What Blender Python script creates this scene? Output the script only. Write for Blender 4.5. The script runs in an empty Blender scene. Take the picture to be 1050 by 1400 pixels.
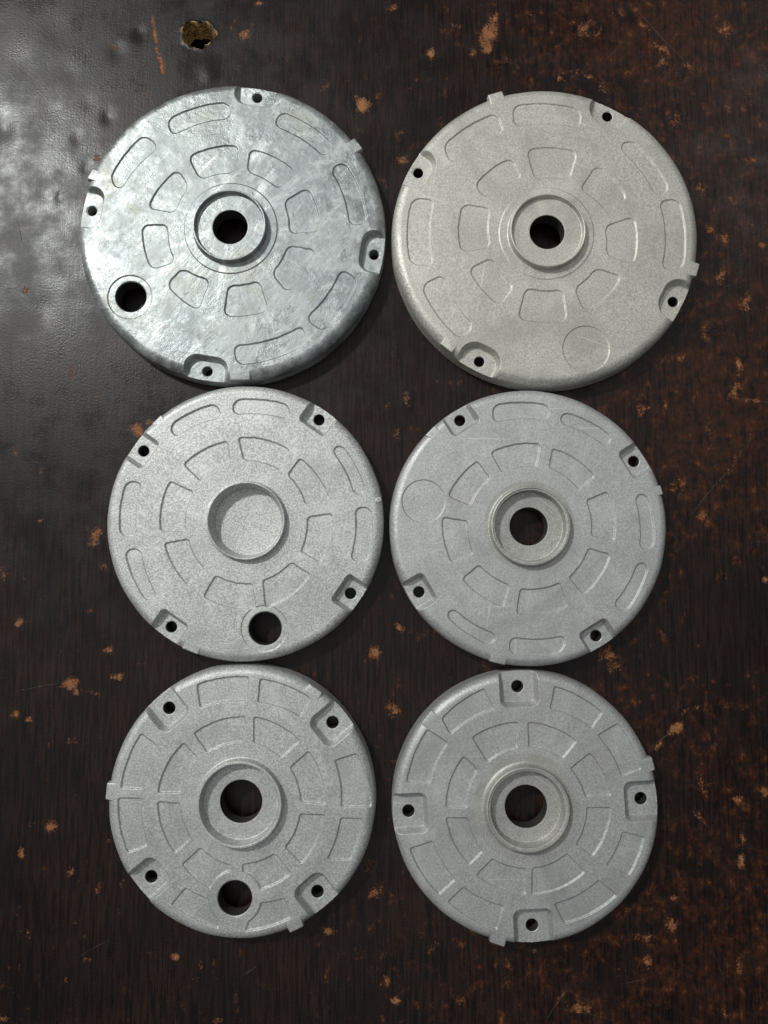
import bpy, bmesh, math, random
import numpy as np
from mathutils import Vector
from mathutils.geometry import delaunay_2d_cdt

random.seed(7)
RNG = np.random.default_rng(7)
MM = 0.001
scene = bpy.context.scene
col = scene.collection

# ------------------------------------------------------------------ camera
F_PX, TILT, D0, ZP = 1050.0, math.radians(4.5), 375.0, 12.0      # mm, plate level of the covers
CAM = np.array([0.0, -D0 * math.sin(TILT), ZP + D0 * math.cos(TILT)])
cd = bpy.data.cameras.new("camera")
cam = bpy.data.objects.new("camera", cd)
col.objects.link(cam)
cam.location = Vector(CAM) * MM
cam.rotation_euler = (TILT, 0, 0)
cd.sensor_fit = 'HORIZONTAL'
cd.sensor_width = 36.0
cd.lens = 36.0 * F_PX / 1050.0
cd.clip_start = 0.01
cd.clip_end = 50
scene.camera = cam

# ------------------------------------------------------------------ room light
world = bpy.data.worlds.new("World")
scene.world = world
world.use_nodes = True
bg = world.node_tree.nodes["Background"]
bg.inputs[0].default_value = (0.92, 0.97, 1.0, 1)
bg.inputs[1].default_value = 0.14


def lamp(name, loc, size, power, color, size_y=None):
    ld = bpy.data.lights.new(name, 'AREA')
    ld.shape = 'RECTANGLE' if size_y else 'DISK'
    ld.size = size
    if size_y:
        ld.size_y = size_y
    ld.energy = power
    ld.color = color
    o = bpy.data.objects.new(name, ld)
    col.objects.link(o)
    o.location = loc
    o.rotation_euler = (-Vector(loc)).to_track_quat('-Z', 'Y').to_euler()
    return o


lamp("ceiling_lamp", (-1.155, 1.12, 1.90), 0.21, 37.0, (0.97, 1.0, 0.97))
lamp("ceiling_lamp", (-2.10, 1.50, 1.40), 0.24, 15.0, (1.0, 0.97, 0.92))
lamp("ceiling_bounce", (-0.25, 0.2, 1.95), 2.6, 9.0, (0.99, 1.0, 0.98), 2.6)
lamp("ceiling_lamp", (1.12, 1.20, 1.70), 0.45, 1.8, (1.0, 0.97, 0.93))

vs = scene.view_settings
vs.view_transform = 'Standard'
vs.look = 'None'
vs.exposure = -0.08
vs.gamma = 1.0
vs.use_curve_mapping = False


# ------------------------------------------------------------------ helpers
def unproject(px, py, h):
    """point of the place (mm) seen at photograph pixel px, py at height h: used to measure the covers"""
    d = np.array([(px - 525) / F_PX, 0, 0]) - (py - 700) / F_PX * np.array([0, math.cos(TILT), math.sin(TILT)]) \
        - np.array([0, -math.sin(TILT), math.cos(TILT)])
    return CAM + d * ((h - CAM[2]) / d[2])


def nodes_of(name):
    m = bpy.data.materials.new(name)
    m.use_nodes = True
    nt = m.node_tree
    return m, nt, nt.nodes["Principled BSDF"]


class NG:
    """small wrapper for building node trees"""
    def __init__(self, nt):
        self.nt = nt

    def n(self, t, **kw):
        x = self.nt.nodes.new(t)
        for k, v in kw.items():
            setattr(x, k, v)
        return x

    def link(self, a, b):
        self.nt.links.new(a, b)

    def put(self, sock, v):
        if hasattr(v, 'is_linked') or hasattr(v, 'links'):
            self.link(v, sock)
        elif isinstance(v, (tuple, list)):
            sock.default_value = v
        else:
            sock.default_value = v

    def noise(self, vec, scale, detail=3, rough=0.5, dist=0.0):
        x = self.n('ShaderNodeTexNoise')
        self.link(vec, x.inputs['Vector'])
        x.inputs['Scale'].default_value = scale
        x.inputs['Detail'].default_value = detail
        x.inputs['Roughness'].default_value = rough
        x.inputs['Distortion'].default_value = dist
        return x.outputs['Fac']

    def mapping(self, vec, scale=(1, 1, 1), rot=(0, 0, 0), loc=(0, 0, 0)):
        if rot != (0, 0, 0) and scale != (1, 1, 1):          # turn first, then stretch
            vec = self.mapping(vec, rot=rot)
            rot = (0, 0, 0)
        x = self.n('ShaderNodeMapping')
        self.link(vec, x.inputs['Vector'])
        x.inputs['Scale'].default_value = scale
        x.inputs['Rotation'].default_value = rot
        x.inputs['Location'].default_value = loc
        return x.outputs[0]

    def math(self, op, a, b=0.0, clamp=False):
        x = self.n('ShaderNodeMath', operation=op, use_clamp=clamp)
        self.put(x.inputs[0], a)
        self.put(x.inputs[1], b)
        return x.outputs[0]

    def ramp(self, v, lo, hi, a=0.0, b=1.0, smooth=True):
        x = self.n('ShaderNodeMapRange', interpolation_type='SMOOTHSTEP' if smooth else 'LINEAR')
        self.put(x.inputs['Value'], v)
        x.inputs['From Min'].default_value = lo
        x.inputs['From Max'].default_value = hi
        x.inputs['To Min'].default_value = a
        x.inputs['To Max'].default_value = b
        return x.outputs['Result']

    def mix(self, f, a, b, blend='MIX'):
        x = self.n('ShaderNodeMix', data_type='RGBA', blend_type=blend)
        self.put(x.inputs['Factor'], f)
        self.put(x.inputs[6], a)
        self.put(x.inputs[7], b)
        return x.outputs[2]

    def radial(self, vec, spokes, scale_r, detail=4):
        """streaks out from the centre: painted reflections on the shiny cover, casting marks elsewhere"""
        sp = self.n('ShaderNodeSeparateXYZ')
        self.link(vec, sp.inputs[0])
        r = self.math('SQRT', self.math('ADD', self.math('MULTIPLY', sp.outputs[0], sp.outputs[0]), self.math('MULTIPLY', sp.outputs[1], sp.outputs[1])))
        rr = self.math('MAXIMUM', r, 0.001)
        cb = self.n('ShaderNodeCombineXYZ')
        self.link(self.math('MULTIPLY', self.math('DIVIDE', sp.outputs[0], rr), spokes), cb.inputs[0])
        self.link(self.math('MULTIPLY', self.math('DIVIDE', sp.outputs[1], rr), spokes), cb.inputs[1])
        self.link(self.math('MULTIPLY', r, scale_r), cb.inputs[2])
        return self.noise(cb.outputs[0], 1.0, detail, 0.62, 0.3)

    def attr(self, name):
        return self.n('ShaderNodeAttribute', attribute_name=name).outputs['Fac']


# ------------------------------------------------------------------ materials
def cast_metal(name, tint, rough, grain, seed, stain=0.15, metallic=0.55, stain_col=(0.34, 0.31, 0.24, 1)):
    m, nt, b = nodes_of(name)
    g = NG(nt)
    co = g.mapping(g.n('ShaderNodeTexCoord').outputs['Object'], loc=(seed * 3.1, seed * 1.7, seed * 0.9))
    fine = g.noise(co, 1250, 3, 0.7)
    mid = g.noise(co, 420, 3, 0.65)
    big = g.noise(co, 28, 4, 0.6)
    spk = g.noise(co, 1250, 2, 0.6)
    c = g.mix(g.ramp(fine, 0.36, 0.66), tuple(x * (1 - 0.34 * grain) for x in tint) + (1,),
              tuple(min(1, x * (1 + 0.26 * grain)) for x in tint) + (1,))
    c = g.mix(g.ramp(big, 0.35, 0.68, 0.0, 0.22), c, tuple(x * 0.72 for x in tint) + (1,))
    c = g.mix(g.math('MULTIPLY', g.ramp(g.noise(co, 16, 3, 0.6, 0.6), 0.56, 0.75), stain), c, stain_col)
    # rubbed marks: thin pale nicks
    nick = g.noise(g.mapping(co, scale=(1, 0.10, 1), rot=(0, 0, 0.6 + seed)), 700, 2, 0.5)
    c = g.mix(g.ramp(nick, 0.72, 0.78, 0.0, 0.35), c, tuple(min(1, x * 1.5) for x in tint) + (1,))
    sheen_flow = g.radial(g.n('ShaderNodeTexCoord').outputs['Object'], 3.0 + seed * 0.13, 22, 5)
    c = g.mix(g.ramp(sheen_flow, 0.52, 0.68, 0, 0.22), c, tuple(min(1, x * 1.25) for x in tint) + (1,))
    c = g.mix(g.ramp(sheen_flow, 0.48, 0.32, 0, 0.20), c, tuple(x * 0.7 for x in tint) + (1,))
    sm = g.noise(g.mapping(co, loc=(2.3, 0.7, 0)), 22, 5, 0.62, 1.2)
    c = g.mix(g.ramp(sm, 0.48, 0.68, 0.0, 0.38), c, tuple(x * 0.60 for x in tint) + (1,))
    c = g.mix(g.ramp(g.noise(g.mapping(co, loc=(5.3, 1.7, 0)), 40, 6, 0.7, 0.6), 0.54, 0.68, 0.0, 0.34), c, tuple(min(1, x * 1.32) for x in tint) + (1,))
    for q, (rz, sc_) in enumerate(((0.5, 520), (-0.9, 430), (1.9, 600))):
        ln = g.noise(g.mapping(co, scale=(1, 0.035, 1), rot=(0, 0, rz + seed * 0.7), loc=(q, seed, 0)), sc_, 2, 0.5, 0.25)
        c = g.mix(g.ramp(ln, 0.71, 0.75, 0.0, 0.32), c, tuple(min(1, x * (1.5 if q != 1 else 0.55)) for x in tint) + (1,))
    g.link(c, b.inputs['Base Color'])
    b.inputs['Metallic'].default_value = metallic
    b.inputs['Specular IOR Level'].default_value = 0.4
    g.put(b.inputs['Roughness'], g.ramp(sm, 0.35, 0.65, rough + 0.05, rough - 0.07))
    h = g.math('ADD', g.math('MULTIPLY', spk, 0.6), g.math('MULTIPLY', mid, 0.22))
    bp = g.n('ShaderNodeBump')
    bp.inputs['Strength'].default_value = 0.5 * grain
    bp.inputs['Distance'].default_value = 0.00035
    g.link(h, bp.inputs['Height'])
    bp2 = g.n('ShaderNodeBump')
    bp2.inputs['Strength'].default_value = 0.25
    bp2.inputs['Distance'].default_value = 0.0012
    g.link(g.noise(co, 60, 2, 0.5), bp2.inputs['Height'])
    g.link(bp2.outputs[0], bp.inputs['Normal'])
    g.link(bp.outputs[0], b.inputs['Normal'])
    return m


def shiny_metal(name):
    m, nt, b = nodes_of(name)
    g = NG(nt)
    co = g.n('ShaderNodeTexCoord').outputs['Object']
    patch = g.noise(g.mapping(co, loc=(0.31, 0.12, 0)), 42, 10, 0.74, 0.5)
    crust = g.noise(g.mapping(co, loc=(0.9, 0.5, 0)), 85, 8, 0.78, 0.3)
    fine = g.noise(co, 520, 6, 0.75, 0.3)
    cloud = g.noise(g.mapping(co, loc=(1.7, 0.4, 0)), 19, 4, 0.6, 0.8)
    streak = g.noise(g.mapping(co, scale=(1, 0.12, 1), rot=(0, 0, 0.75)), 210, 5, 0.7, 0.6)
    streak2 = g.noise(g.mapping(co, scale=(1, 0.08, 1), rot=(0, 0, -0.35)), 330, 4, 0.7, 0.4)
    pits = g.noise(co, 560, 2, 0.4)
    c = g.mix(g.ramp(patch, 0.44, 0.56), (0.25, 0.265, 0.262, 1), (0.40, 0.425, 0.425, 1))
    c = g.mix(g.ramp(cloud, 0.44, 0.58, 0, 0.75), c, (0.275, 0.295, 0.30, 1))  # bright and dark cloudy reflections put into the base colour
    c = g.mix(g.ramp(crust, 0.52, 0.60, 0, 0.75), c, (0.52, 0.545, 0.535, 1))
    c = g.mix(g.ramp(fine, 0.52, 0.68, 0, 0.14), c, (0.68, 0.71, 0.71, 1))
    c = g.mix(g.ramp(streak, 0.60, 0.70, 0, 0.65), c, (0.66, 0.67, 0.65, 1))
    c = g.mix(g.ramp(streak2, 0.66, 0.74, 0, 0.4), c, (0.27, 0.28, 0.29, 1))
    c = g.mix(g.ramp(g.noise(g.mapping(co, loc=(0.7, 2.4, 0)), 34, 7, 0.72, 0.6), 0.56, 0.66, 0, 0.5), c, (0.33, 0.325, 0.26, 1))
    sheen_flow = g.radial(co, 4.2, 28, 5)  # radial streak reflections around the hub, light and dark, painted into the colour
    c = g.mix(g.ramp(sheen_flow, 0.52, 0.66, 0, 0.55), c, (0.60, 0.625, 0.62, 1))
    c = g.mix(g.ramp(g.radial(g.mapping(co, loc=(0.0004, 0, 0)), 2.6, 20, 4), 0.56, 0.68, 0, 0.45), c, (0.25, 0.262, 0.258, 1))
    c = g.mix(g.ramp(pits, 0.66, 0.72, 0, 0.6), c, (0.16, 0.17, 0.16, 1))
    g.link(c, b.inputs['Base Color'])
    b.inputs['Metallic'].default_value = 0.6
    r = g.math('ADD', g.ramp(patch, 0.42, 0.58, 0.32, 0.52), g.ramp(crust, 0.4, 0.65, -0.03, 0.10))
    g.link(r, b.inputs['Roughness'])
    bp = g.n('ShaderNodeBump')
    bp.inputs['Strength'].default_value = 0.35
    bp.inputs['Distance'].default_value = 0.0005
    g.link(g.math('ADD', fine, g.math('ADD', crust, g.math('MULTIPLY', streak, 0.8))), bp.inputs['Height'])
    bp2 = g.n('ShaderNodeBump')
    bp2.inputs['Strength'].default_value = 0.35
    bp2.inputs['Distance'].default_value = 0.0016
    g.link(g.noise(co, 55, 3, 0.55), bp2.inputs['Height'])
    g.link(bp2.outputs[0], bp.inputs['Normal'])
    g.link(bp.outputs[0], b.inputs['Normal'])
    return m


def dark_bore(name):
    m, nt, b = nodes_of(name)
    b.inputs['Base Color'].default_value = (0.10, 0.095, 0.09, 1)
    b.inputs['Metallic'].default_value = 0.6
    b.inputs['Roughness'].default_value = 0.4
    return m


def board_material():
    m, nt, b = nodes_of("worn_laminate")
    g = NG(nt)
    co = g.n('ShaderNodeTexCoord').outputs['Object']
    wear = g.attr('wear')
    scuff = g.attr('scuff')
    raw = g.attr('raw')
    # fine vertical print lines of the film
    lines = g.noise(g.mapping(co, scale=(1, 0.055, 1)), 800, 3, 0.65, 0.15)
    lines2 = g.noise(g.mapping(co, scale=(1, 0.06, 1)), 210, 3, 0.6, 0.2)
    fleck = g.noise(g.mapping(co, scale=(1, 0.75, 1)), 190, 6, 0.72, 0.25)
    fleck2 = g.noise(g.mapping(co, scale=(1, 0.8, 1), loc=(4.1, 2.2, 0)), 75, 5, 0.66, 0.6)
    cloud = g.noise(co, 14, 4, 0.6)
    grit = g.noise(co, 950, 3, 0.6)
    base = g.mix(g.ramp(lines, 0.36, 0.64), (0.0016, 0.0009, 0.0008, 1), (0.0230, 0.0100, 0.0068, 1))
    base = g.mix(g.ramp(lines2, 0.45, 0.70, 0, 0.25), base, (0.0200, 0.0075, 0.0045, 1))
    base = g.mix(g.ramp(grit, 0.55, 0.72, 0, 0.5), base, (0.034, 0.019, 0.014, 1))
    base = g.mix(g.ramp(cloud, 0.38, 0.66, 0, 0.55), base, (0.0042, 0.0034, 0.0036, 1))
    # reddish thin wear in broken flecks
    f = g.math('MULTIPLY', g.ramp(g.math('ADD', fleck, g.math('MULTIPLY', scuff, 0.30)), 0.64, 0.80),
               g.ramp(g.math('ADD', fleck2, g.math('MULTIPLY', scuff, 0.28)), 0.58, 0.72))
    f = g.math('MULTIPLY', f, g.ramp(lines, 0.28, 0.55, 0.45, 1.0))
    base = g.mix(g.math('MULTIPLY', f, 0.85), base, g.mix(g.ramp(fleck, 0.55, 0.78), (0.045, 0.014, 0.006, 1), (0.25, 0.085, 0.028, 1)))
    # spots worn through to the wood
    w = g.math('ADD', wear, g.math('MULTIPLY', g.math('SUBTRACT', fleck, 0.5), 2.4))
    w = g.math('ADD', w, g.math('MULTIPLY', g.math('SUBTRACT', grit, 0.5), 1.3))
    wf = g.math('MULTIPLY', g.ramp(w, 0.26, 0.66), g.ramp(wear, 0.04, 0.25))
    wood = g.mix(g.ramp(g.math('ADD', w, g.math('MULTIPLY', grit, 0.5)), 0.65, 1.25), (0.11, 0.037, 0.013, 1), (0.35, 0.15, 0.062, 1))
    wood = g.mix(g.ramp(fleck2, 0.48, 0.62, 0, 0.6), wood, (0.24, 0.085, 0.028, 1))
    c = g.mix(g.math('MULTIPLY', wf, 0.9), base, wood)
    c = g.mix(g.ramp(g.noise(co, 900, 1, 0.4), 0.80, 0.86, 0, 0.5), c, (0.22, 0.19, 0.16, 1))
    # raw broken wood of the hole
    rw = g.mix(g.ramp(g.noise(g.mapping(co, scale=(1, 1, 2.5)), 330, 6, 0.75), 0.40, 0.62), (0.085, 0.042, 0.012, 1), (0.55, 0.38, 0.17, 1))
    c = g.mix(raw, c, rw)
    g.link(c, b.inputs['Base Color'])
    ro = g.ramp(g.noise(co, 45, 5, 0.65), 0.35, 0.65, 0.25, 0.41)
    ro = g.math('ADD', ro, g.math('MULTIPLY', g.math('MAXIMUM', wf, raw), 0.35), clamp=True)
    g.link(ro, b.inputs['Roughness'])
    g.put(b.inputs['Specular IOR Level'], 0.26)
    h = g.math('ADD', g.math('MULTIPLY', grit, 0.55), g.math('MULTIPLY', lines, 0.35))
    h = g.math('SUBTRACT', h, g.math('MULTIPLY', wf, 0.5))
    h = g.math('ADD', h, g.math('MULTIPLY', g.noise(co, 420, 2, 0.5), 0.12))
    h = g.math('ADD', h, g.math('MULTIPLY', g.noise(co, 1100, 2, 0.5), 0.35))
    bp = g.n('ShaderNodeBump')
    bp.inputs['Strength'].default_value = 0.22
    bp.inputs['Distance'].default_value = 0.0005
    g.link(h, bp.inputs['Height'])
    g.link(bp.outputs[0], b.inputs['Normal'])
    return m


M_BOARD = board_material()
m_, nt_, b_ = nodes_of("scratched_film")
_g = NG(nt_)
_c = _g.n('ShaderNodeTexCoord').outputs['Object']
_g.link(_g.mix(_g.ramp(_g.noise(_c, 600, 3, 0.6), 0.35, 0.65), (0.03, 0.024, 0.02, 1), (0.17, 0.13, 0.10, 1)), b_.inputs['Base Color'])
b_.inputs['Roughness'].default_value = 0.6
M_SCRATCH = m_
M_BORE = dark_bore("dull_bore_metal")


# ------------------------------------------------------------------ tabletop (worn dark board)
def board():
    # photograph position (px) of the worn spots: x, y, rx, ry, turn in degrees, strength
    spots = [
        (497, 142, 13, 13, 0, 1.0), (591, 73, 9, 8, 0, .9), (668, 48, 11, 34, 14, .95), (648, 72, 8, 14, 35, .6), (625, 35, 16, 5, 10, .45),
        (213, 55, 4, 40, -9, .85), (221, 88, 4.5, 20, -8, .9), (335, 48, 9, 11, 0, .7), (445, 120, 4, 13, 30, .55), (540, 9, 7, 8, 0, .7),
        (355, 4, 7, 5, 0, .7), (155, 62, 12, 13, 0, .32), (134, 216, 6, 6, 0, .8), (82, 265, 8, 6, 0, .35), (105, 190, 7, 7, 0, .35),
        (35, 397, 4, 7, 0, .75), (98, 510, 5, 10, 0, .7), (137, 540, 6, 9, 0, .5), (20, 615, 5, 13, 5, .6), (56, 645, 4, 5, 0, .5),
        (55, 711, 5, 7, 0, .75), (130, 735, 8, 14, 20, .75), (117, 724, 4, 7, 0, .6), (143, 775, 8, 12, 0, .4), (123, 835, 5, 4, 0, .6),
        (25, 851, 8, 5, -30, .85), (149, 888, 8, 7, 0, .9), (5, 785, 7, 12, 0, .5), (188, 588, 13, 11, 0, .8), (205, 578, 8, 6, 0, .6),
        (96, 934, 13, 9, 0, .95), (104, 946, 8, 8, 0, .6), (132, 949, 12, 3, 25, .75), (160, 925, 9, 6, -10, .85), (21, 976, 6, 6, 0, .9),
        (39, 983, 6, 5, 0, .9), (100, 1012, 8, 5, 0, .45), (118, 1017, 5, 8, 0, .45), (70, 1132, 8, 9, 0, 1.0), (29, 1166, 5, 9, 0, .75),
        (98, 1192, 7, 7, 0, .7), (42, 1127, 5, 5, 0, .5), (134, 1219, 5, 6, 0, .6), (168, 1208, 6, 7, 0, .5), (148, 1147, 6, 4, 30, .5),
        (39, 1279, 4, 9, 0, .6), (102, 1260, 4, 5, 0, .5), (88, 1340, 5, 6, 0, .5), (5, 1392, 9, 6, 0, .7), (120, 1313, 14, 4, 10, .4),
        (546, 858, 8, 7, 0, .85), (513, 892, 9, 10, 20, .95), (540, 972, 9, 10, 0, .7), (545, 590, 5, 16, 0, .55), (556, 545, 9, 13, 0, .45),
        (829, 893, 17, 14, 0, .72), (838, 915, 13, 10, 0, .5), (925, 995, 14, 8, -32, 1.0), (902, 1018, 10, 4, -35, .7), (935, 975, 12, 5, -40, .5),
        (952, 967, 6, 6, 0, .6), (1007, 1093, 8, 8, 0, .85), (1045, 1085, 6, 9, 0, .8), (1013, 1178, 6, 13, 5, .9), (1015, 1150, 5, 16, 0, .55),
        (955, 1116, 4, 14, -42, .55), (962, 1070, 14, 12, 0, .45), (920, 1227, 7, 5, -15, .85), (918, 1264, 9, 11, 0, .75), (893, 1240, 5, 8, 0, .45),
        (885, 1314, 6, 11, -12, .8), (1010, 1321, 6, 10, -15, .7), (993, 1385, 6, 14, 0, .55), (858, 1243, 6, 5, 0, .5), (877, 1280, 16, 9, 0, .45),
        (1010, 498, 6, 11, 0, .85), (1005, 530, 9, 20, 20, .6), (1030, 548, 18, 4, 8, .55), (932, 490, 10, 4, 15, .6), (970, 314, 8, 7, 0, .7),
        (992, 325, 7, 10, 0, .75), (1044, 335, 8, 6, 0, .85), (935, 408, 10, 14, 0, .45), (963, 460, 9, 22, 0, .42), (880, 560, 11, 16, 0, .45),
        (910, 552, 8, 9, 0, .5), (1000, 640, 6, 34, 28, .42), (960, 705, 9, 9, 0, .55), (925, 665, 18, 22, 0, .38), (968, 590, 12, 18, 0, .40),
        (1046, 793, 7, 5, 0, .75), (993, 790, 5, 9, 0, .42), (905, 730, 18, 8, 20, .38), (790, 1380, 22, 11, 20, .55), (768, 1360, 4, 16, 40, .4),
        (451, 1273, 9, 6, 10, .85), (240, 1307, 6, 6, 0, .85), (275, 1320, 4, 8, 0, .5), (541, 1368, 7, 6, 30, .85), (300, 1395, 10, 5, 0, .6),
        (592, 1300, 10, 18, 0, .4), (268, 1340, 8, 4, 40, .4), (730, 1300, 6, 6, 0, .5), (505, 1180, 8, 18, 0, .45), (515, 1220, 12, 12, 0, .45),
        (525, 1340, 12, 10, 0, .35), (635, 1370, 16, 8, 0, .35), (690, 1330, 18, 20, 0, .32), (855, 1330, 14, 12, 0, .4), (800, 40, 26, 20, 0, .45),
        (905, 68, 26, 8, 40, .55), (940, 90, 16, 4, 40, .6), (880, 35, 5, 14, -35, .55), (785, 100, 22, 6, 5, .48), (905, 85, 10, 14, 0, .6),
        (768, 108, 10, 5, 10, .6), (805, 105, 8, 5, 0, .65), (990, 40, 18, 20, 35, .45), (825, 120, 8, 20, 0, .4), (1025, 220, 10, 8, 0, .5),
        (930, 165, 20, 24, 0, .35), (700, 85, 26, 12, 0, .30), (545, 180, 14, 8, 0, .35), (548, 220, 10, 12, 0, .5), (960, 260, 12, 24, 0, .33),
        (850, 18, 20, 9, 0, .4), (730, 20, 20, 9, 0, .35), (1030, 130, 12, 18, 0, .35), (1020, 420, 14, 22, 0, .40), (985, 380, 10, 16, 0, .38),
    ]
    mm = 375.0 / F_PX

    def toxy(px, py):
        p = unproject(px, py, 0.0)
        return p[0], p[1]
    hx, hy = toxy(271, 47)
    HRX, HRY = 8.6, 7.4
    # grid lines: coarse far out, 1.3 mm in the pictured area, fine across the torn hole

    def lines(lo, hi, f0, f1, fine, h):
        a = list(np.arange(lo, f0, 14.0)) + list(np.arange(f0, f1, 1.3)) + list(np.arange(f1, hi + 0.1, 14.0))
        a = [v for v in a if not (h - 14 < v < h + 14)] + list(np.arange(h - 14, h + 14.01, 0.38))
        return np.array(sorted(a))
    X = lines(-620, 620, -215, 215, 0, hx)
    Y = lines(-620, 640, -275, 275, 0, hy)
    gx, gy = np.meshgrid(X, Y)
    # gentle warp and dents of the old board
    z = np.zeros_like(gx)
    for (px, py, r, d) in [(148, 160, 9, .4), (5, 175, 14, .6), (60, 265, 10, .25), (160, 70, 12, .3), (285, 100, 12, -.35), (105, 190, 8, .3),
                           (30, 90, 22, .22), (70, 150, 16, .2), (40, 220, 14, .15), (95, 100, 13, .12), (20, 330, 18, .2), (120, 140, 10, .12), (75, 40, 20, .2), (50, 130, 9, -.1), (20, 1235, 12, .3), (1040, 1240, 14, .2), (60, 420, 16, .25), (82, 270, 7, .35), (190, 45, 9, .3), (118, 230, 8, .3)]:
        x, y = toxy(px, py)
        z -= d * np.exp(-(((gx - x) / (r * mm)) ** 2 + ((gy - y) / (r * mm * 1.3)) ** 2))
    # torn hole
    th = np.arctan2(gy - hy, gx - hx)
    rr = np.hypot((gx - hx) / HRX, (gy - hy) / HRY)
    edge = 1 + 0.05 * np.sin(3 * th + 0.6) + 0.06 * np.sin(5 * th + 2.0) + 0.035 * np.sin(9 * th + 1) + 0.03 * np.sin(14 * th)
    ins = (edge - rr) * 8.0                                  # mm inside the torn edge
    wall = np.clip(ins / 1.5, 0, 1)
    jag = 0.8 * np.sin(gx * 2.1 + 1.3 * gy) * np.sin(gy * 1.7 - gx) * (wall > 0.02) * (wall < 0.98)
    z -= (wall ** 0.8) * 11.0 - jag * 0.7
    deep = wall >= 0.999
    z += 0.12 * np.exp(-((ins + 0.5) / 0.8) ** 2)            # swollen lip
    raw = np.clip((ins + 0.45 + 0.4 * np.sin(7 * th + 1)) / 0.5, 0, 1)
    wear = np.zeros_like(gx)
    for (px, py, rx, ry, a, s) in spots:
        x, y = toxy(px, py)
        a = math.radians(-a)
        dx, dy = gx - x, gy - y
        u = (dx * math.cos(a) + dy * math.sin(a)) / (rx * mm * 0.78)
        v = (-dx * math.sin(a) + dy * math.cos(a)) / (ry * mm * 0.78)
        wear = np.maximum(wear, s * np.exp(-(u * u + v * v) * 0.7))
    # thin scuffing: heavier on the right and bottom, where the film is more worn
    sc = 0.22 + 0.47 / (1 + np.exp(-(gx - 25) / 45)) + 0.12 / (1 + np.exp((gy + 190) / 25))
    x0, y0 = toxy(1010, 850)
    sc -= 0.55 * np.exp(-(((gx - x0) / 30) ** 2 + ((gy - y0) / 28) ** 2))
    x0, y0 = toxy(985, 560)
    sc += 0.25 * np.exp(-(((gx - x0) / 35) ** 2 + ((gy - y0) / 50) ** 2))
    x0, y0 = toxy(860, 50)
    sc += 0.25 * np.exp(-(((gx - x0) / 60) ** 2 + ((gy - y0) / 30) ** 2))
    x0, y0 = toxy(330, 30)
    sc += 0.12 * np.exp(-(((gx - x0) / 30) ** 2 + ((gy - y0) / 30) ** 2))

    ny, nx = gx.shape
    V = np.stack([gx, gy, z], -1).reshape(-1, 3)
    idx = np.arange(nx * ny).reshape(ny, nx)
    Fq = np.stack([idx[:-1, :-1], idx[:-1, 1:], idx[1:, 1:], idx[1:, :-1]], -1).reshape(-1, 4)
    # skirt: the top is 42 mm deep at its edge, hollow behind the board
    rim = list(idx[0, :]) + list(idx[1:, -1]) + list(idx[-1, -2::-1]) + list(idx[-2:0:-1, 0])
    base = len(V)
    low = V[rim].copy()
    low[:, 2] = -42
    V = np.concatenate([V, low])
    dp = deep.reshape(-1)
    Fq = Fq[~dp[Fq].all(1)]                                 # the hole goes right through
    faces = [tuple(int(i) for i in f) for f in Fq]
    n = len(rim)
    for i in range(n):
        j = (i + 1) % n
        faces.append((int(rim[i]), base + i, base + j, int(rim[j])))
    faces.append(tuple(base + i for i in range(n - 1, -1, -1)))
    me = bpy.data.meshes.new("tabletop")
    me.from_pydata((V * MM).tolist(), [], faces)
    for nm, arr in (("wear", wear), ("scuff", sc), ("raw", raw)):
        at = me.attributes.new(nm, 'FLOAT', 'POINT')
        at.data.foreach_set('value', np.concatenate([arr.reshape(-1), np.zeros(n)]).astype(np.float32))
    sm = np.ones(len(me.polygons), bool)
    sm[-(n + 1):] = False
    me.polygons.foreach_set('use_smooth', sm)
    me.materials.append(M_BOARD)
    o = bpy.data.objects.new("tabletop", me)
    col.objects.link(o)
    o["kind"] = "structure"
    o["label"] = "worn dark brown board with orange chips under the six covers"

    # long scratches in the film: narrow ragged ridges of torn film
    scr = [((15, 632), (110, 630), .30), ((110, 630), (150, 648), .2), ((20, 945), (92, 932), .28), ((920, 5), (870, 50), .25), ((868, 10), (945, 92), .35),
           ((1005, 545), (1048, 550), .4), ((945, 705), (1000, 640), .35), ((1000, 640), (1035, 590), .25), ((985, 395), (1030, 380), .2),
           ((205, 20), (226, 105), .3), ((105, 1310), (150, 1285), .2), ((330, 1335), (350, 1322), .3), ((748, 1392), (775, 1352), .35),
           ((775, 1352), (812, 1372), .3), ((760, 1378), (838, 1396), .3), ((946, 1108), (968, 1130), .4), ((890, 1022), (935, 985), .35),
           ((900, 700), (928, 742), .25), ((975, 1300), (990, 1340), .25), ((850, 1345), (885, 1338), .3), ((300, 1290), (330, 1283), .2),
           ((170, 400), (182, 425), .3), ((850, 60), (825, 85), .25), ((20, 290), (30, 330), .2)]
    for (a, b2, w) in scr:
        ax, ay = toxy(*a)
        bx, by = toxy(*b2)
        L = math.hypot(bx - ax, by - ay)
        k = max(4, int(L / 1.2))
        nxv, nyv = -(by - ay) / L, (bx - ax) / L
        bow = random.uniform(-.03, .03) * L
        vs_, fs_ = [], []
        for i in range(k + 1):
            t = i / k
            ww = w * 0.5 * (0.25 + 0.75 * math.sin(math.pi * min(max(t, 0.02), 0.98)) ** 0.5) * random.uniform(.55, 1.2)
            off = bow * math.sin(math.pi * t) + random.uniform(-.12, .12)
            cx, cy = ax + (bx - ax) * t + nxv * off, ay + (by - ay) * t + nyv * off
            vs_ += [(cx - nxv * ww, cy - nyv * ww, -0.05), (cx, cy, 0.045), (cx + nxv * ww, cy + nyv * ww, -0.05)]
            if i:
                q = 3 * i
                fs_ += [(q - 3, q, q + 1, q - 2), (q - 2, q + 1, q + 2, q - 1)]
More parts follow.
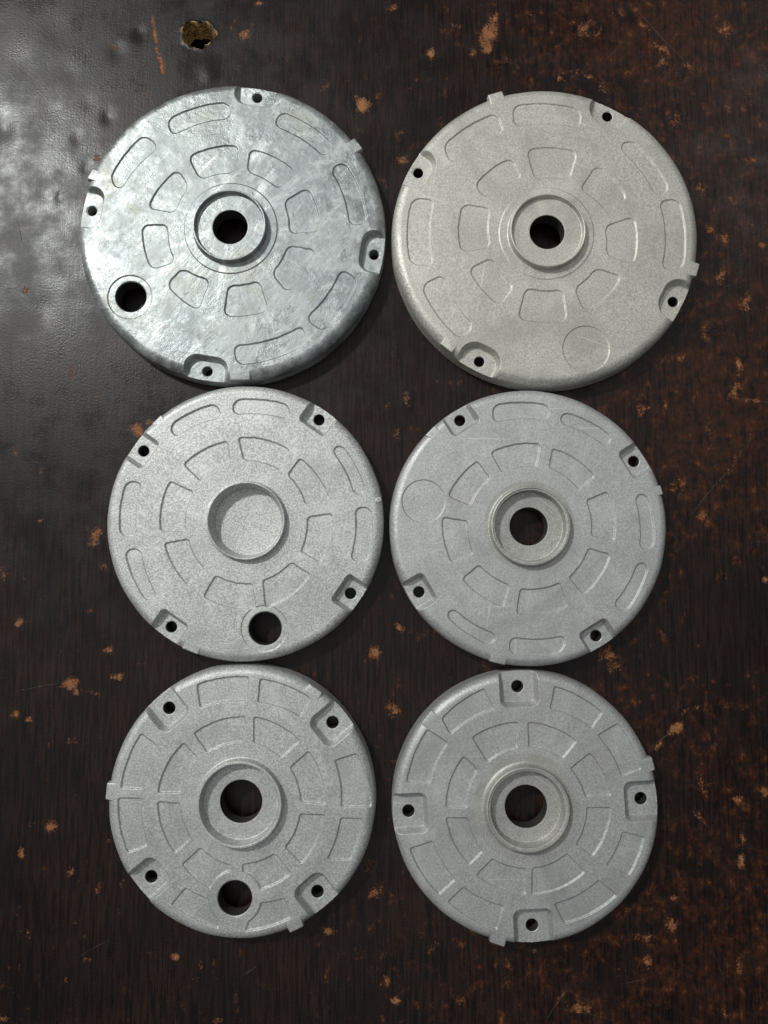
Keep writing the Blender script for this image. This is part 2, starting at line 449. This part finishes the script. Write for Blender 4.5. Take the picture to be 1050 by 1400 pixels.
        sm_ = bpy.data.meshes.new("scratch")
        sm_.from_pydata([tuple(c * MM for c in v) for v in vs_], [], fs_)
        sm_.materials.append(M_SCRATCH)
        so = bpy.data.objects.new("scratch", sm_)
        col.objects.link(so)
        so.parent = o
    return o


BOARD = board()


# ------------------------------------------------------------------ cast covers
def sstep(t):
    t = np.clip(t, 0, 1)
    return t * t * (3 - 2 * t)


def rounded(q1, q2, rad):
    a, b = q1 + rad, q2 + rad
    return np.hypot(np.maximum(a, 0), np.maximum(b, 0)) + np.minimum(np.maximum(a, b), 0) - rad


class Cover:
    def __init__(self, spec):
        self.__dict__.update(spec)
        self.seat_z = ZP - self.seat_depth
        P = np.array([unproject(x, y, self.seat_z) for x, y in self.bolts])
        self.c = P.mean(0)[:2]
        self.bolt_xy = P[:, :2] - self.c
        # evenly spaced square bolt pattern
        an = np.unwrap(np.sort(np.arctan2(self.bolt_xy[:, 1], self.bolt_xy[:, 0])))
        self.bolt_r = np.hypot(self.bolt_xy[:, 0], self.bolt_xy[:, 1]).mean()
        self.bolt_a = an
        ox, oy, s = self.zoom
        self.mp = lambda x, y, h=ZP + 0.5: unproject(ox + x / s, oy + y / s, h)[:2] - self.c
        self.k = 1.0 / s * 375.0 / F_PX                     # zoom px -> mm
        self.hub0 = self.hub_profile[0][0]
        self.rr = self.rim_round
        self.rp = self.R - self.rr - 0.5
        self.arc = self.rr * math.radians(86)
        self.smax = self.rp + self.arc + (ZP - self.rr) + 0.3
        self.panels = []
        for pn in self.panel_px:
            o1, o2, i2, i1 = [self.mp(*q) for q in pn[:4]]
            rad = pn[4] if len(pn) > 4 else self.panel_rad
            self.panels.append((o1, o2, i2, i1, rad))
        self.circles = [(self.mp(x, y), r * self.k, d) for x, y, r, d in self.circle_px]
        self.holes = [(self.mp(x, y), r * self.k) for x, y, r in self.hole_px]
        self.boss = [(self.mp(x, y), r * self.k) for x, y, r in self.boss_px]
        rng = np.random.default_rng(self.idx)
        self.wob = rng.uniform(0, 6.28, 6)
        self.pdepth = [self.panel_depth * v for v in rng.uniform(0.85, 1.15, len(self.panels))]

    # profile: parameter s -> r, z
    def profile(self, s):
        r = s.copy()
        zc = ZP + self.dome * (1 - np.clip(s / self.rp, 0, 1) ** 2)
        a = np.clip((s - self.rp) / self.rr, 0, math.radians(86))
        k = s > self.rp
        r = np.where(k, self.rp + self.rr * np.sin(a), r)
        zc = np.where(k, ZP - self.rr * (1 - np.cos(a)), zc)
        w = np.clip(s - self.rp - self.arc, 0, None)
        r = r + w * 0.05
        zc = zc - w
        return r, zc

    def xy(self, u, v):
        s = np.hypot(u, v)
        r, z = self.profile(s)
        f = np.where(s > 1e-6, r / np.maximum(s, 1e-6), 1.0)
        x, y = u * f, v * f
        return x, y, z, s

    def sd_panel(self, i, x, y):
        o1, o2, i2, i1, rad = self.panels[i]
        r = np.hypot(x, y)
        mid = (o1 + o2 + i1 + i2) / 4
        am = math.atan2(mid[1], mid[0])
        th = (np.arctan2(y, x) - am + math.pi) % (2 * math.pi) - math.pi

        def ang(p):
            return (math.atan2(p[1], p[0]) - am + math.pi) % (2 * math.pi) - math.pi

        def lin(p, q):
            a, b = ang(p), ang(q)
            return np.hypot(*p) + (np.hypot(*q) - np.hypot(*p)) * np.clip((th - a) / (b - a), -0.3, 1.3)
        q1 = np.maximum(r - lin(o1, o2), lin(i1, i2) - r)

        def side(p_in, p_out):
            t = (p_out - p_in) / np.hypot(*(p_out - p_in))
            n = np.array([t[1], -t[0]])
            if np.dot(mid - p_in, n) > 0:
                n = -n
            return (x - p_in[0]) * n[0] + (y - p_in[1]) * n[1]
        q2 = np.maximum(side(i1, o1), side(i2, o2))
        d = np.where(np.abs(th) > 0.9, 50.0, rounded(q1, q2, rad)) + self.rough_edge(x, y)
        for (bc, br) in self.boss:
            d = np.maximum(d, br - np.hypot(x - bc[0], y - bc[1]))
        return d

    def rough_edge(self, x, y):
        w = self.wob
        return 0.07 * np.sin(x * 1.15 + w[0] + np.sin(y * .7)) * np.sin(y * 1.05 + w[1]) + 0.06 * np.sin(x * .43 + w[2]) * np.sin(y * .47 + w[3])

    def sd_seat(self, i, x, y):
        a = self.bolt_a[i]
        e = np.array([math.cos(a), math.sin(a)])
        ra = x * e[0] + y * e[1]
        tb = -x * e[1] + y * e[0]
        return rounded(self.seat_in - ra, np.abs(tb) - self.seat_w, self.seat_rad)

    def surf(self, u, v):
        x, y, z, s = self.xy(u, v)
        rr = np.hypot(x, y)
        # slight foundry unevenness
        z = z + 0.05 * np.sin(x * .11 + self.wob[0]) * np.sin(y * .13 + self.wob[1]) * (1 - sstep((s - self.rp + 1) / 4))
        for i in range(len(self.panels)):
            d = self.sd_panel(i, x, y)
            z = z - self.pdepth[i] * sstep(-d / self.panel_wall)
        for (cc, r, dep) in self.circles:
            d = np.hypot(x - cc[0], y - cc[1]) - r
            z = z - dep * sstep(-d / 0.7)
        if self.step_r:
            z = z + self.step_h * sstep((self.step_r - rr) / 0.7)
        for (cc, r) in self.holes:
            d = np.hypot(x - cc[0], y - cc[1]) - r
            z = z - 0.35 * (1 - sstep(d / 0.45))
        for i in range(4):
            d = self.sd_seat(i, x, y)
            t = sstep(-d / self.seat_wall)
            k = z > self.seat_z
            z = np.where(k, z + (self.seat_z - z) * t, z)
            bx, by = self.bolt_r * math.cos(self.bolt_a[i]), self.bolt_r * math.sin(self.bolt_a[i])
            dh = np.hypot(x - bx, y - by) - self.bolt_hole
            z = np.where(dh < 0.5, z - 0.25 * (1 - sstep(dh / 0.35)), z)
        # casting draft and parting-line wobble on the side
        f = 1 + (0.0012 * np.sin(5 * np.arctan2(v, u) + self.wob[2]) + 0.0007 * np.sin(17 * np.arctan2(v, u) + self.wob[3])) * sstep((s - self.rp) / 4)
        # burrs and nicks along the rounded rim
        an = np.arctan2(v, u) * self.R
        nk = np.sin(an * 1.9 + 2 * np.sin(an * .37 + self.wob[4])) * np.sin(an * .83 + self.wob[5]) * np.sin(s * 1.7 + an * .2)
        k = sstep((s - self.rp + 1) / 3)
        f = f - 0.0011 * k * nk
        z = z - 0.06 * k * np.maximum(nk, 0)
        return x * f, y * f, z

    def normals(self, u, v):
        e = 0.05
        ax = np.stack(self.surf(u + e, v), -1) - np.stack(self.surf(u - e, v), -1)
        ay = np.stack(self.surf(u, v + e), -1) - np.stack(self.surf(u, v - e), -1)
        n = np.cross(ax, ay)
        return n / np.maximum(np.linalg.norm(n, axis=1, keepdims=True), 1e-9)

    def contour(self, fn, centre, level, step, rmax):
        """star-shaped level line of fn (given in real xy) in the flattened domain"""
        na = 360
        ph = np.linspace(0, 2 * math.pi, na, endpoint=False)
        ts = np.linspace(0, rmax, 240)
        U = centre[0] + np.cos(ph)[:, None] * ts
        V = centre[1] + np.sin(ph)[:, None] * ts
        x, y, _, s = self.xy(U, V)
        d = fn(x, y) - level
        d = np.where(s > self.smax - 0.02, np.nan, d)
        pts = []
        for k in range(na):
            row = d[k]
            w = np.where(row > 0)[0]
            nn = np.where(np.isnan(row))[0]
            if len(w) == 0 or w[0] == 0 or (len(nn) and nn[0] < w[0]):
                pts.append(None)
                continue
            j = w[0]
            f = row[j - 1] / (row[j - 1] - row[j])
            t = ts[j - 1] + f * (ts[j] - ts[j - 1])
            pts.append((centre[0] + math.cos(ph[k]) * t, centre[1] + math.sin(ph[k]) * t))
        # resample into chains
        closed = all(p is not None for p in pts)
        chains, cur = [], []
        start = 0
        if not closed:
            nz = [k for k in range(na) if pts[k] is None]
            if len(nz) == na:
                return []
            start = nz[0]
        for q in range(na + (1 if closed else 0)):
            p = pts[(start + q) % na]
            if p is None:
                if len(cur) > 1:
                    chains.append(cur)
                cur = []
            else:
                cur.append(p)
        if len(cur) > 1:
            chains.append(cur)
        out = []
        for ch in chains:
            a = np.array(ch)
            sg = np.hypot(*np.diff(a, axis=0).T)
            big = np.where(sg > 4.0)[0]
            L = np.concatenate([[0], np.cumsum(sg)])
            n = max(6, int(L[-1] / step))
            t = np.linspace(0, L[-1], n + 1)
            b = np.stack([np.interp(t, L, a[:, 0]), np.interp(t, L, a[:, 1])], -1)
            out.append((b[:-1] if closed else b, closed))
        return out

    def build(self):
        verts, edges = [], []

        def add(chain, closed):
            b = len(verts)
            n = len(chain)
            verts.extend([(float(p[0]), float(p[1])) for p in chain])
            edges.extend([(b + i, b + i + 1) for i in range(n - 1)])
            if closed:
                edges.append((b + n - 1, b))

        def ring(r, n, c=(0, 0)):
            t = np.linspace(0, 2 * math.pi, n, endpoint=False) + 0.01
            add(np.stack([c[0] + r * np.cos(t), c[1] + r * np.sin(t)], -1), True)
        # rim rings
        ring(self.hub0, 220)
        if self.step_r:
            for d in (0.1, -0.2, -0.4, -0.75):
                ring(self.step_r + d, 260)
        for s in (self.rp - 0.6, self.rp):
            ring(s, 420)
        for q in range(1, 9):
            ring(self.rp + self.arc * q / 8, 420)
        for q in (0.08, 0.25, 0.45, 0.7, 1.0):
            ring(self.rp + self.arc + (self.smax - self.rp - self.arc) * q, 420)
        W = self.panel_wall
        for i, p in enumerate(self.panels):
            cen = (p[0] + p[1] + p[2] + p[3]) / 4
            fn = lambda x, y, i=i: self.sd_panel(i, x, y)
            for _ in range(60):                              # make sure we start inside
                if fn(np.array([cen[0]]), np.array([cen[1]]))[0] < -1.2:
                    break
                cen = cen + (RNG.uniform(-1, 1, 2) * 1.2)
            for lv in (0.12, 0.0, -W * .25, -W * .5, -W * .75, -W, -W - 0.15):
                for ch, cl in self.contour(fn, cen, lv, 0.6, 40):
                    add(ch, cl)
        for (cc, r, dep) in self.circles:
            for d in (0.1, 0, -.18, -.35, -.52, -.7, -.85):
                ring(r + d, 110, cc)
        for (cc, r) in self.holes:
            for d in (0, .1, .22, .34, .46, .6):
                ring(r + d, 96, cc)
        for i in range(4):
            a = self.bolt_a[i]
            bxy = np.array([math.cos(a), math.sin(a)]) * self.bolt_r
            fn = lambda x, y, i=i: self.sd_seat(i, x, y)
            Ws = self.seat_wall
            for lv in (0.2, 0.0, -Ws * .12, -Ws * .25, -Ws * .4, -Ws * .6, -Ws * .75, -Ws * .88, -Ws, -Ws - .2):
                for ch, cl in self.contour(fn, bxy, lv, 0.5, 30):
                    add(ch, cl)
            for d in (0, .1, .2, .35, .5):
                ring(self.bolt_hole + d, 48, bxy)
        # fill points
        gsp = 2.4
        n = int(self.R / gsp) + 1
        for i in range(-n, n + 1):
            for j in range(-n, n + 1):
                x, y = i * gsp + (j % 2) * gsp / 2, j * gsp * 0.87
                r = math.hypot(x, y)
                if self.hub0 + 0.8 < r < self.rp - 1.2:
                    verts.append((x + random.uniform(-.2, .2), y + random.uniform(-.2, .2)))
        res = delaunay_2d_cdt([Vector(v) for v in verts], edges, [], 0, 1e-4)
        V = np.array([(v[0], v[1]) for v in res[0]])
        T = np.array([f for f in res[2] if len(f) == 3])
        cen = V[T].mean(1)
        x, y, z, s = self.xy(cen[:, 0], cen[:, 1])
        lab = np.zeros(len(T), int)
        lab[(s < self.hub0) | (s > self.smax)] = -1
        for i in range(len(self.panels)):
            lab[(self.sd_panel(i, x, y) < 0) & (lab == 0)] = 100 + i
        for i, (cc, r, d) in enumerate(self.circles):
            lab[(np.hypot(x - cc[0], y - cc[1]) < r) & (lab >= 0)] = 200 + i
        for i in range(4):
            lab[(self.sd_seat(i, x, y) < 0) & (lab >= 0) & (s < self.smax - 0.01) & (z > self.seat_z)] = 300 + i
        for (cc, r) in self.holes:
            lab[np.hypot(cen[:, 0] - cc[0], cen[:, 1] - cc[1]) < r] = -1
        for i in range(4):
            bxy = np.array([math.cos(self.bolt_a[i]), math.sin(self.bolt_a[i])]) * self.bolt_r
            lab[np.hypot(cen[:, 0] - bxy[0], cen[:, 1] - bxy[1]) < self.bolt_hole] = -1
        P = np.stack(self.surf(V[:, 0], V[:, 1]), -1)
        N = self.normals(V[:, 0], V[:, 1])

        root = bpy.data.objects.new("motor_cover", None)
        root.empty_display_size = 0.02
        col.objects.link(root)
        root.location = (self.c[0] * MM, self.c[1] * MM, 0.0006)
        root["label"] = self.label
        root["category"] = "motor cover"
        root["group"] = "cast metal motor covers laid out in two columns"

        def part(name, me, parent, mat):
            me.materials.append(mat)
            o = bpy.data.objects.new(name, me)
            col.objects.link(o)
            o.parent = parent
            return o

        def submesh(name, code):
            t = T[lab == code]
            if not len(t):
                return None
            used, inv = np.unique(t, return_inverse=True)
            t2 = inv.reshape(-1, 3)
            me = bpy.data.meshes.new(name)
            me.from_pydata((P[used] * MM).tolist(), [], t2.tolist())
            me.polygons.foreach_set('use_smooth', np.ones(len(t2), bool))
            me.normals_split_custom_set_from_vertices(N[used].tolist())
            return part(name, me, root, self.mat)
        submesh("cover_plate", 0)
        for i in range(len(self.panels)):
            submesh("recessed_panel", 100 + i)
        circ = [submesh("round_recess", 200 + i) for i in range(len(self.circles))]

        def lathe(name, prof, seg, parent, mat, c=(0, 0), smooth_angle=35, off=(0, 0)):
            full = [prof[0]]
            for (ra, za), (rb, zb) in zip(prof[:-1], prof[1:]):
                L = math.hypot(rb - ra, zb - za)
                if L > 0.7:
                    for t in (0.1 / L, 1 - 0.1 / L):
                        full.append((ra + (rb - ra) * t, za + (zb - za) * t))
                full.append((rb, zb))
            bm = bmesh.new()
            rows = []
            for qi, (r, z) in enumerate(full):
                ck = (c[0] + (off[0] if qi > 2 else 0), c[1] + (off[1] if qi > 2 else 0))
                rows.append([bm.verts.new(((ck[0] + r * math.cos(2 * math.pi * k / seg)) * MM, (ck[1] + r * math.sin(2 * math.pi * k / seg)) * MM, z * MM)) for k in range(seg)])
            for a, b in zip(rows[:-1], rows[1:]):
                for k in range(seg):
                    bm.faces.new((a[k], a[(k + 1) % seg], b[(k + 1) % seg], b[k]))
            if prof[-1][0] < 0.6:
                bm.faces.new(rows[-1])
            bmesh.ops.recalc_face_normals(bm, faces=bm.faces)
            for f in bm.faces:
                f.smooth = True
            for e in bm.edges:
                if len(e.link_faces) == 2 and e.calc_face_angle(0) > math.radians(smooth_angle):
                    e.smooth = False
            me = bpy.data.meshes.new(name)
            bm.to_mesh(me)
            bm.free()
            return part(name, me, parent, mat)

        for i in range(4):
            so = submesh("bolt_seat", 300 + i)
            bxy = np.array([math.cos(self.bolt_a[i]), math.sin(self.bolt_a[i])]) * self.bolt_r
            zt = self.seat_z - 0.2
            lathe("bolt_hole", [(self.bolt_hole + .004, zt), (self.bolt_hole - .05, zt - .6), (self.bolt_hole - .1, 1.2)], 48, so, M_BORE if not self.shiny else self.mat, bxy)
        zh = float(self.surf(np.array([self.hub0 + .01]), np.array([0.0]))[2][0])
        hub = lathe("hub_ring", [(r, zh + z) for r, z in self.hub_profile], 160, root, self.hubmat, off=self.hub_off)
        if self.bore_r:
            zf = zh + self.hub_profile[-1][1]
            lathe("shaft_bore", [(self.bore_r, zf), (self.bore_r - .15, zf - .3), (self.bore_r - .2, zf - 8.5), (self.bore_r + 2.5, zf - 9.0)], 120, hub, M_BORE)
        for (cc, r) in self.holes:
            zt = float(self.surf(np.array([cc[0] + r]), np.array([cc[1]]))[2][0])
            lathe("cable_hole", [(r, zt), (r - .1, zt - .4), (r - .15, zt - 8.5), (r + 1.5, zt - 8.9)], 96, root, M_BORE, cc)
        # gate stubs left on the rim
        for (tx, ty, tw, out) in self.tabs_px:
            p = self.mp(tx, ty, ZP - 0.5)
            a = math.atan2(p[1], p[0])
            er = np.array([math.cos(a), math.sin(a)])
            et = np.array([-er[1], er[0]])
            hw = tw * self.k / 2
            r0, r1 = self.rp - 0.6, self.R - 0.75 + out * 0.8
            bm = bmesh.new()
            jit = [random.uniform(-.35, .35) for _ in range(6)]
            prof = [(-hw + jit[0], r0), (hw + jit[1], r0), (hw * .92 + jit[2], r1 + jit[3]), (-hw * .92 + jit[4], r1 + jit[5])]
            zt, zb = ZP + 0.03, ZP - 3.4
            top = [bm.verts.new(((er[0] * r + et[0] * b) * MM, (er[1] * r + et[1] * b) * MM, (zt - (0.35 if r > r0 + 1 else 0)) * MM)) for b, r in prof]
            bot = [bm.verts.new(((er[0] * r + et[0] * b * 1.12) * MM, (er[1] * r + et[1] * b * 1.12) * MM, zb * MM)) for b, r in prof]
            bm.faces.new(top)
            bm.faces.new(bot[::-1])
            for k in range(4):
                bm.faces.new((top[k], bot[k], bot[(k + 1) % 4], top[(k + 1) % 4]))
            bmesh.ops.recalc_face_normals(bm, faces=bm.faces)
            bmesh.ops.bevel(bm, geom=[e for e in bm.edges], offset=0.7 * MM, segments=4, profile=0.6, affect='EDGES')
            for f in bm.faces:
                f.smooth = True
            me = bpy.data.meshes.new("gate_stub")
            bm.to_mesh(me)
            bm.free()
            me.normals_split_custom_set_from_vertices([tuple(v.normal) for v in me.vertices])
            part("gate_stub", me, root, self.mat)
        return root


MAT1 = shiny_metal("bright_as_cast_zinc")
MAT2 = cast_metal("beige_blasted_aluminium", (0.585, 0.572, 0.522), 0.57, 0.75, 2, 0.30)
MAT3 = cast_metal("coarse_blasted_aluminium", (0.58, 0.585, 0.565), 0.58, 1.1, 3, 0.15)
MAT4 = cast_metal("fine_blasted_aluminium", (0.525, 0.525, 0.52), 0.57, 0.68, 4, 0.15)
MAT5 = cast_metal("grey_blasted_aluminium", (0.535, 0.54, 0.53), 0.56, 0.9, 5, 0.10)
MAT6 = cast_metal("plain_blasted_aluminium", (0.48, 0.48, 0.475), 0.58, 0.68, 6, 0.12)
HUB4 = cast_metal("yellowed_hub_aluminium", (0.475, 0.47, 0.44), 0.57, 0.75, 7, 0.3, stain_col=(0.40, 0.37, 0.26, 1))


def cup(rb, ro, ri, rf, bore, top, floor, fil=1.2, lip=0.0):
    """hub profile from the plate inwards: r, height over the plate"""
    p = [(rb, 0.0), (ro + fil * .75, .03 * fil), (ro + fil * .35, fil * .2), (ro + fil * .1, fil * .55), (ro, fil), (ro - .12, top - .3), (ro - .2, top - .1), (ro - .4, top)]
    if lip:
        p += [(ro - .4 - lip * .5, top), (ro - .5 - lip * .6, top - .5), (ri + .35, top - .6)]
    p += [(ri + .25, top if not lip else top - .6), (ri + .07, (top if not lip else top - .6) - .1), (ri, (top if not lip else top - .6) - .3)]
    p += [(rf + .12, floor + .4), (rf + .04, floor + .12), (rf - .15, floor + .01), (rf - .4, floor)]
    p += [(bore + 0.5, floor), (bore + .12, floor - .08), (bore, floor - .3)] if bore else [(0.4, floor - .05)]
    return p


COMMON = dict(seat_wall=2.4, panel_wall=0.95, panel_depth=0.95, dome=0.8, panel_rad=3.0, step_r=0, step_h=0, boss_px=[], circle_px=[], hole_px=[], shiny=False, hub_off=(0, 0))
SPECS = []
SPECS.append(dict(
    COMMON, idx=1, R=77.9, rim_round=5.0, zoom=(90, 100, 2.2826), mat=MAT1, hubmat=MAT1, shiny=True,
    panel_depth=0.62,
    label="shiny mottled silver cover with a cable hole near its left edge",
    bolts=[(352, 135), (126, 289), (512, 349), (284, 508)], seat_depth=4.2, seat_w=11.2, seat_in=65.5, seat_rad=6.5, bolt_hole=2.55,
    step_r=23.6, step_h=0.35, bore_r=8.7, hub_profile=cup(21.5, 18.3, 17.2, 16.8, 8.7, 4.0, 1.3),
    hole_px=[(203, 697, 49)], circle_px=[(200, 699, 73, 0.45)],
    panel_px=[
        ((378, 262), (545, 226), (528, 318), (420, 340), 4), ((572, 236), (724, 312), (664, 370), (563, 314), 4), ((755, 355), (798, 498), (692, 505), (675, 402), 4),
        ((787, 552), (690, 690), (638, 625), (690, 535), 4), ((637, 742), (490, 760), (505, 660), (605, 643), 4), ((418, 745), (312, 660), (365, 605), (455, 642), 4),
        ((268, 618), (238, 472), (325, 472), (348, 592), 4), ((253, 425), (352, 298), (390, 358), (345, 442), 4),
        ((312, 145), (512, 88), (520, 146), (330, 202), 4.5), ((132, 335), (245, 188), (298, 232), (172, 374), 4.5), ((668, 116), (840, 225), (808, 270), (645, 168), 4.5),
        ((868, 272), (944, 470), (882, 482), (820, 300), 4.5), ((915, 642), (802, 812), (742, 766), (858, 606), 4.5), ((755, 845), (532, 914), (518, 846), (742, 780), 4.5)],
    tabs_px=[(900, 228, 48, 1.2), (92, 320, 40, 0.7), (545, 958, 70, 0.1)]))
SPECS.append(dict(
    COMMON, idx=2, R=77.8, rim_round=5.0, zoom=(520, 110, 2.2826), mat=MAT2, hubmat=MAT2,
    label="beige grey cover with rounded bolt seats and a plain round recess below its bore",
    bolts=[(571, 237), (829, 162), (921, 414), (655, 495)], seat_depth=4.2, seat_w=11.0, seat_in=64.5, seat_rad=8.5, bolt_hole=2.6,
    step_r=24.0, step_h=0.3, bore_r=8.7, hub_profile=cup(22.0, 18.9, 17.9, 17.3, 8.7, 4.0, 1.4), panel_depth=0.58,
    circle_px=[(642, 838, 76, 0.4)],
    panel_px=[
        ((452, 217), (618, 224), (590, 318), (480, 318), 4), ((672, 262), (774, 374), (702, 415), (616, 345), 4), ((792, 422), (790, 580), (698, 548), (694, 455), 4),
        ((757, 612), (634, 727), (600, 648), (670, 582), 4), ((586, 750), (425, 745), (452, 643), (570, 648), 4), ((374, 708), (272, 588), (350, 550), (422, 640), 4),
        ((250, 540), (256, 383), (350, 400), (350, 525), 4), ((290, 332), (410, 240), (447, 312), (330, 376), 4),
        ((410, 78), (630, 90), (624, 156), (414, 152), 4.5), ((775, 178), (908, 348), (855, 366), (738, 212), 4.5), ((932, 366), (945, 594), (872, 594), (864, 374), 4.5),
        ((190, 207), (365, 98), (392, 168), (222, 268), 4.5), ((92, 578), (98, 364), (175, 370), (172, 582), 4.5), ((248, 812), (124, 640), (198, 600), (298, 768), 4.5)],
    tabs_px=[(362, 58, 50, 1.6), (985, 592, 48, 1.4), (205, 838, 50, 0.2)]))
SPECS.append(dict(
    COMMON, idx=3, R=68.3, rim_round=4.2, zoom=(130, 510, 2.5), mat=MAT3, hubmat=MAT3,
    label="coarse grained grey cover with a blind centre cup and a cable hole at its bottom",
    bolts=[(436, 575), (197, 617), (479, 811), (234, 858)], seat_depth=4.5, seat_w=8.3, seat_in=55.8, seat_rad=2.6, bolt_hole=2.75,
    bore_r=0, hub_profile=cup(21.9, 18.9, 18.1, 16.2, 0, 3.7, -4.8), hub_off=(1.4, 0.2),
    hole_px=[(581, 873, 56)], circle_px=[(578, 873, 80, 0.4)],
    panel_px=[
        ((486, 218), (670, 262), (636, 340), (506, 303), 2), ((700, 286), (804, 430), (718, 454), (654, 350), 2), ((814, 476), (770, 652), (698, 610), (722, 490), 2),
        ((742, 688), (580, 808), (570, 706), (670, 642), 2), ((554, 808), (366, 766), (412, 686), (542, 716), 2), ((320, 730), (234, 580), (322, 563), (380, 668), 2),
        ((222, 544), (256, 365), (342, 405), (316, 545), 2), ((298, 313), (455, 230), (466, 305), (362, 376), 2),
        ((470, 90), (668, 108), (666, 166), (468, 148), 3.9), ((250, 178), (418, 100), (438, 154), (270, 228), 3.9), ((840, 238), (930, 412), (884, 424), (802, 262), 3.9),
        ((946, 456), (934, 648), (866, 644), (884, 456), 3.9), ((83, 560), (104, 366), (166, 370), (148, 566), 3.9), ((175, 787), (98, 602), (160, 596), (220, 768), 3.9)],
    tabs_px=[(215, 165, 50, -0.7), (325, 955, 60, -0.3), (982, 432, 20, 0.0)]))
SPECS.append(dict(
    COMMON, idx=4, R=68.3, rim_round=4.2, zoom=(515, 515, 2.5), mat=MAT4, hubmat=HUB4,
    label="smooth grey cover with an open bore and a plain round recess at its left",
    bolts=[(629, 576), (866, 631), (815, 870), (573, 809)], seat_depth=4.5, seat_w=8.3, seat_in=55.8, seat_rad=3.0, bolt_hole=2.75,
    bore_r=9.3, hub_profile=cup(22.0, 19.2, 17.2, 16.6, 9.3, 4.0, -1.8, lip=0.9), panel_depth=0.85,
    circle_px=[(160, 426, 76, 0.4)],
    panel_px=[
        ((385, 258), (563, 228), (548, 314), (426, 332), 2), ((598, 242), (750, 342), (688, 390), (584, 314), 2), ((788, 388), (814, 565), (728, 547), (710, 422), 2),
        ((803, 605), (706, 750), (650, 686), (720, 582), 2), ((657, 785), (474, 812), (487, 720), (627, 698), 2), ((436, 790), (288, 690), (350, 638), (456, 708), 2),
        ((255, 640), (222, 476), (316, 492), (334, 606), 2), ((240, 410), (345, 284), (392, 350), (322, 446), 2),
        ((393, 96), (594, 96), (590, 156), (396, 164), 3.9), ((633, 116), (810, 205), (786, 248), (620, 162), 3.9), ((922, 393), (950, 592), (893, 594), (876, 406), 3.9),
        ((934, 640), (850, 812), (800, 782), (890, 626), 3.9), ((642, 942), (450, 950), (453, 884), (650, 878), 3.9), ((392, 924), (230, 814), (260, 784), (418, 880), 3.9)],
    tabs_px=[(190, 190, 50, 0.1), (966, 388, 36, 0.5), (412, 975, 56, 0.3)]))
SPECS.append(dict(
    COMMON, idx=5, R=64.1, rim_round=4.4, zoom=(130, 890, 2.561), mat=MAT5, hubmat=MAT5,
    label="grey cover with an open bore and a round cable hole directly below it",
    bolts=[(232, 968), (455, 987), (434, 1218), (207, 1198)], seat_depth=4.5, seat_w=8.9, seat_in=47.0, seat_rad=5.0, bolt_hole=2.95,
    bore_r=10.0, hub_profile=cup(22.5, 20.0, 18.6, 17.5, 10.0, 4.4, -1.2), panel_rad=1.6,
    hole_px=[(490, 864, 58)], boss_px=[(490, 864, 86)],
    panel_px=[
        ((342, 288), (530, 226), (516, 322), (392, 360)), ((553, 226), (722, 314), (652, 380), (553, 324)), ((748, 344), (810, 540), (716, 530), (678, 408)),
        ((806, 570), (722, 750), (660, 686), (715, 566)), ((692, 778), (520, 850), (512, 742), (630, 702)), ((470, 862), (300, 748), (370, 682), (480, 746)),
        ((280, 712), (216, 523), (303, 530), (343, 655)), ((216, 500), (310, 317), (364, 372), (305, 498)),
        ((352, 116), (542, 88), (536, 180), (366, 204)), ((574, 94), (760, 165), (720, 236), (567, 182)), ((918, 355), (970, 550), (858, 550), (834, 380)),
        ((940, 585), (895, 735), (806, 732), (856, 580)), ((692, 935), (520, 985), (560, 880), (665, 860)), ((440, 975), (262, 888), (316, 824), (410, 868)),
        ((112, 712), (78, 512), (167, 512), (192, 680)), ((86, 484), (160, 284), (229, 335), (168, 486))],
    tabs_px=[(768, 138, 60, 0.3), (58, 492, 62, 1.5), (698, 952, 56, 1.6)]))
SPECS.append(dict(
    COMMON, idx=6, R=63.9, rim_round=4.4, zoom=(520, 890, 2.561), mat=MAT6, hubmat=HUB4,
    label="grey cover with bolt seats at top, bottom, left and right and no cable hole",
    bolts=[(707, 938), (876, 1091), (727, 1263), (558, 1108)], seat_depth=4.5, seat_w=9.6, seat_in=46.3, seat_rad=4.0, bolt_hole=2.9,
    bore_r=10.0, hub_profile=cup(25.0, 19.6, 17.5, 16.4, 10.0, 4.0, -1.6, fil=2.4, lip=0.8), panel_rad=1.4, panel_depth=0.85,
    panel_px=[
        ((316, 302), (486, 246), (483, 340), (374, 394)), ((513, 246), (692, 315), (636, 381), (516, 340)), ((735, 352), (810, 508), (714, 513), (658, 410)),
        ((810, 544), (742, 722), (680, 676), (718, 544)), ((722, 772), (526, 853), (528, 756), (652, 702)), ((512, 852), (330, 785), (392, 722), (512, 756)),
        ((312, 752), (226, 580), (310, 580), (364, 700)), ((226, 550), (292, 362), (346, 414), (306, 550)),
        ((211, 236), (366, 128), (402, 205), (245, 298)), ((608, 120), (782, 215), (740, 276), (590, 205)), ((832, 248), (916, 416), (842, 441), (754, 295)),
        ((928, 650), (872, 790), (786, 752), (845, 628)), ((834, 855), (642, 958), (604, 882), (765, 796)), ((410, 980), (232, 878), (290, 822), (437, 890)),
        ((205, 858), (98, 690), (186, 660), (268, 800)), ((88, 464), (165, 270), (242, 320), (176, 466))],
    tabs_px=[(172, 238, 60, 0.1), (940, 398, 50, 1.4), (414, 1000, 56, 1.6)]))

for sp in SPECS:
    Cover(sp).build()
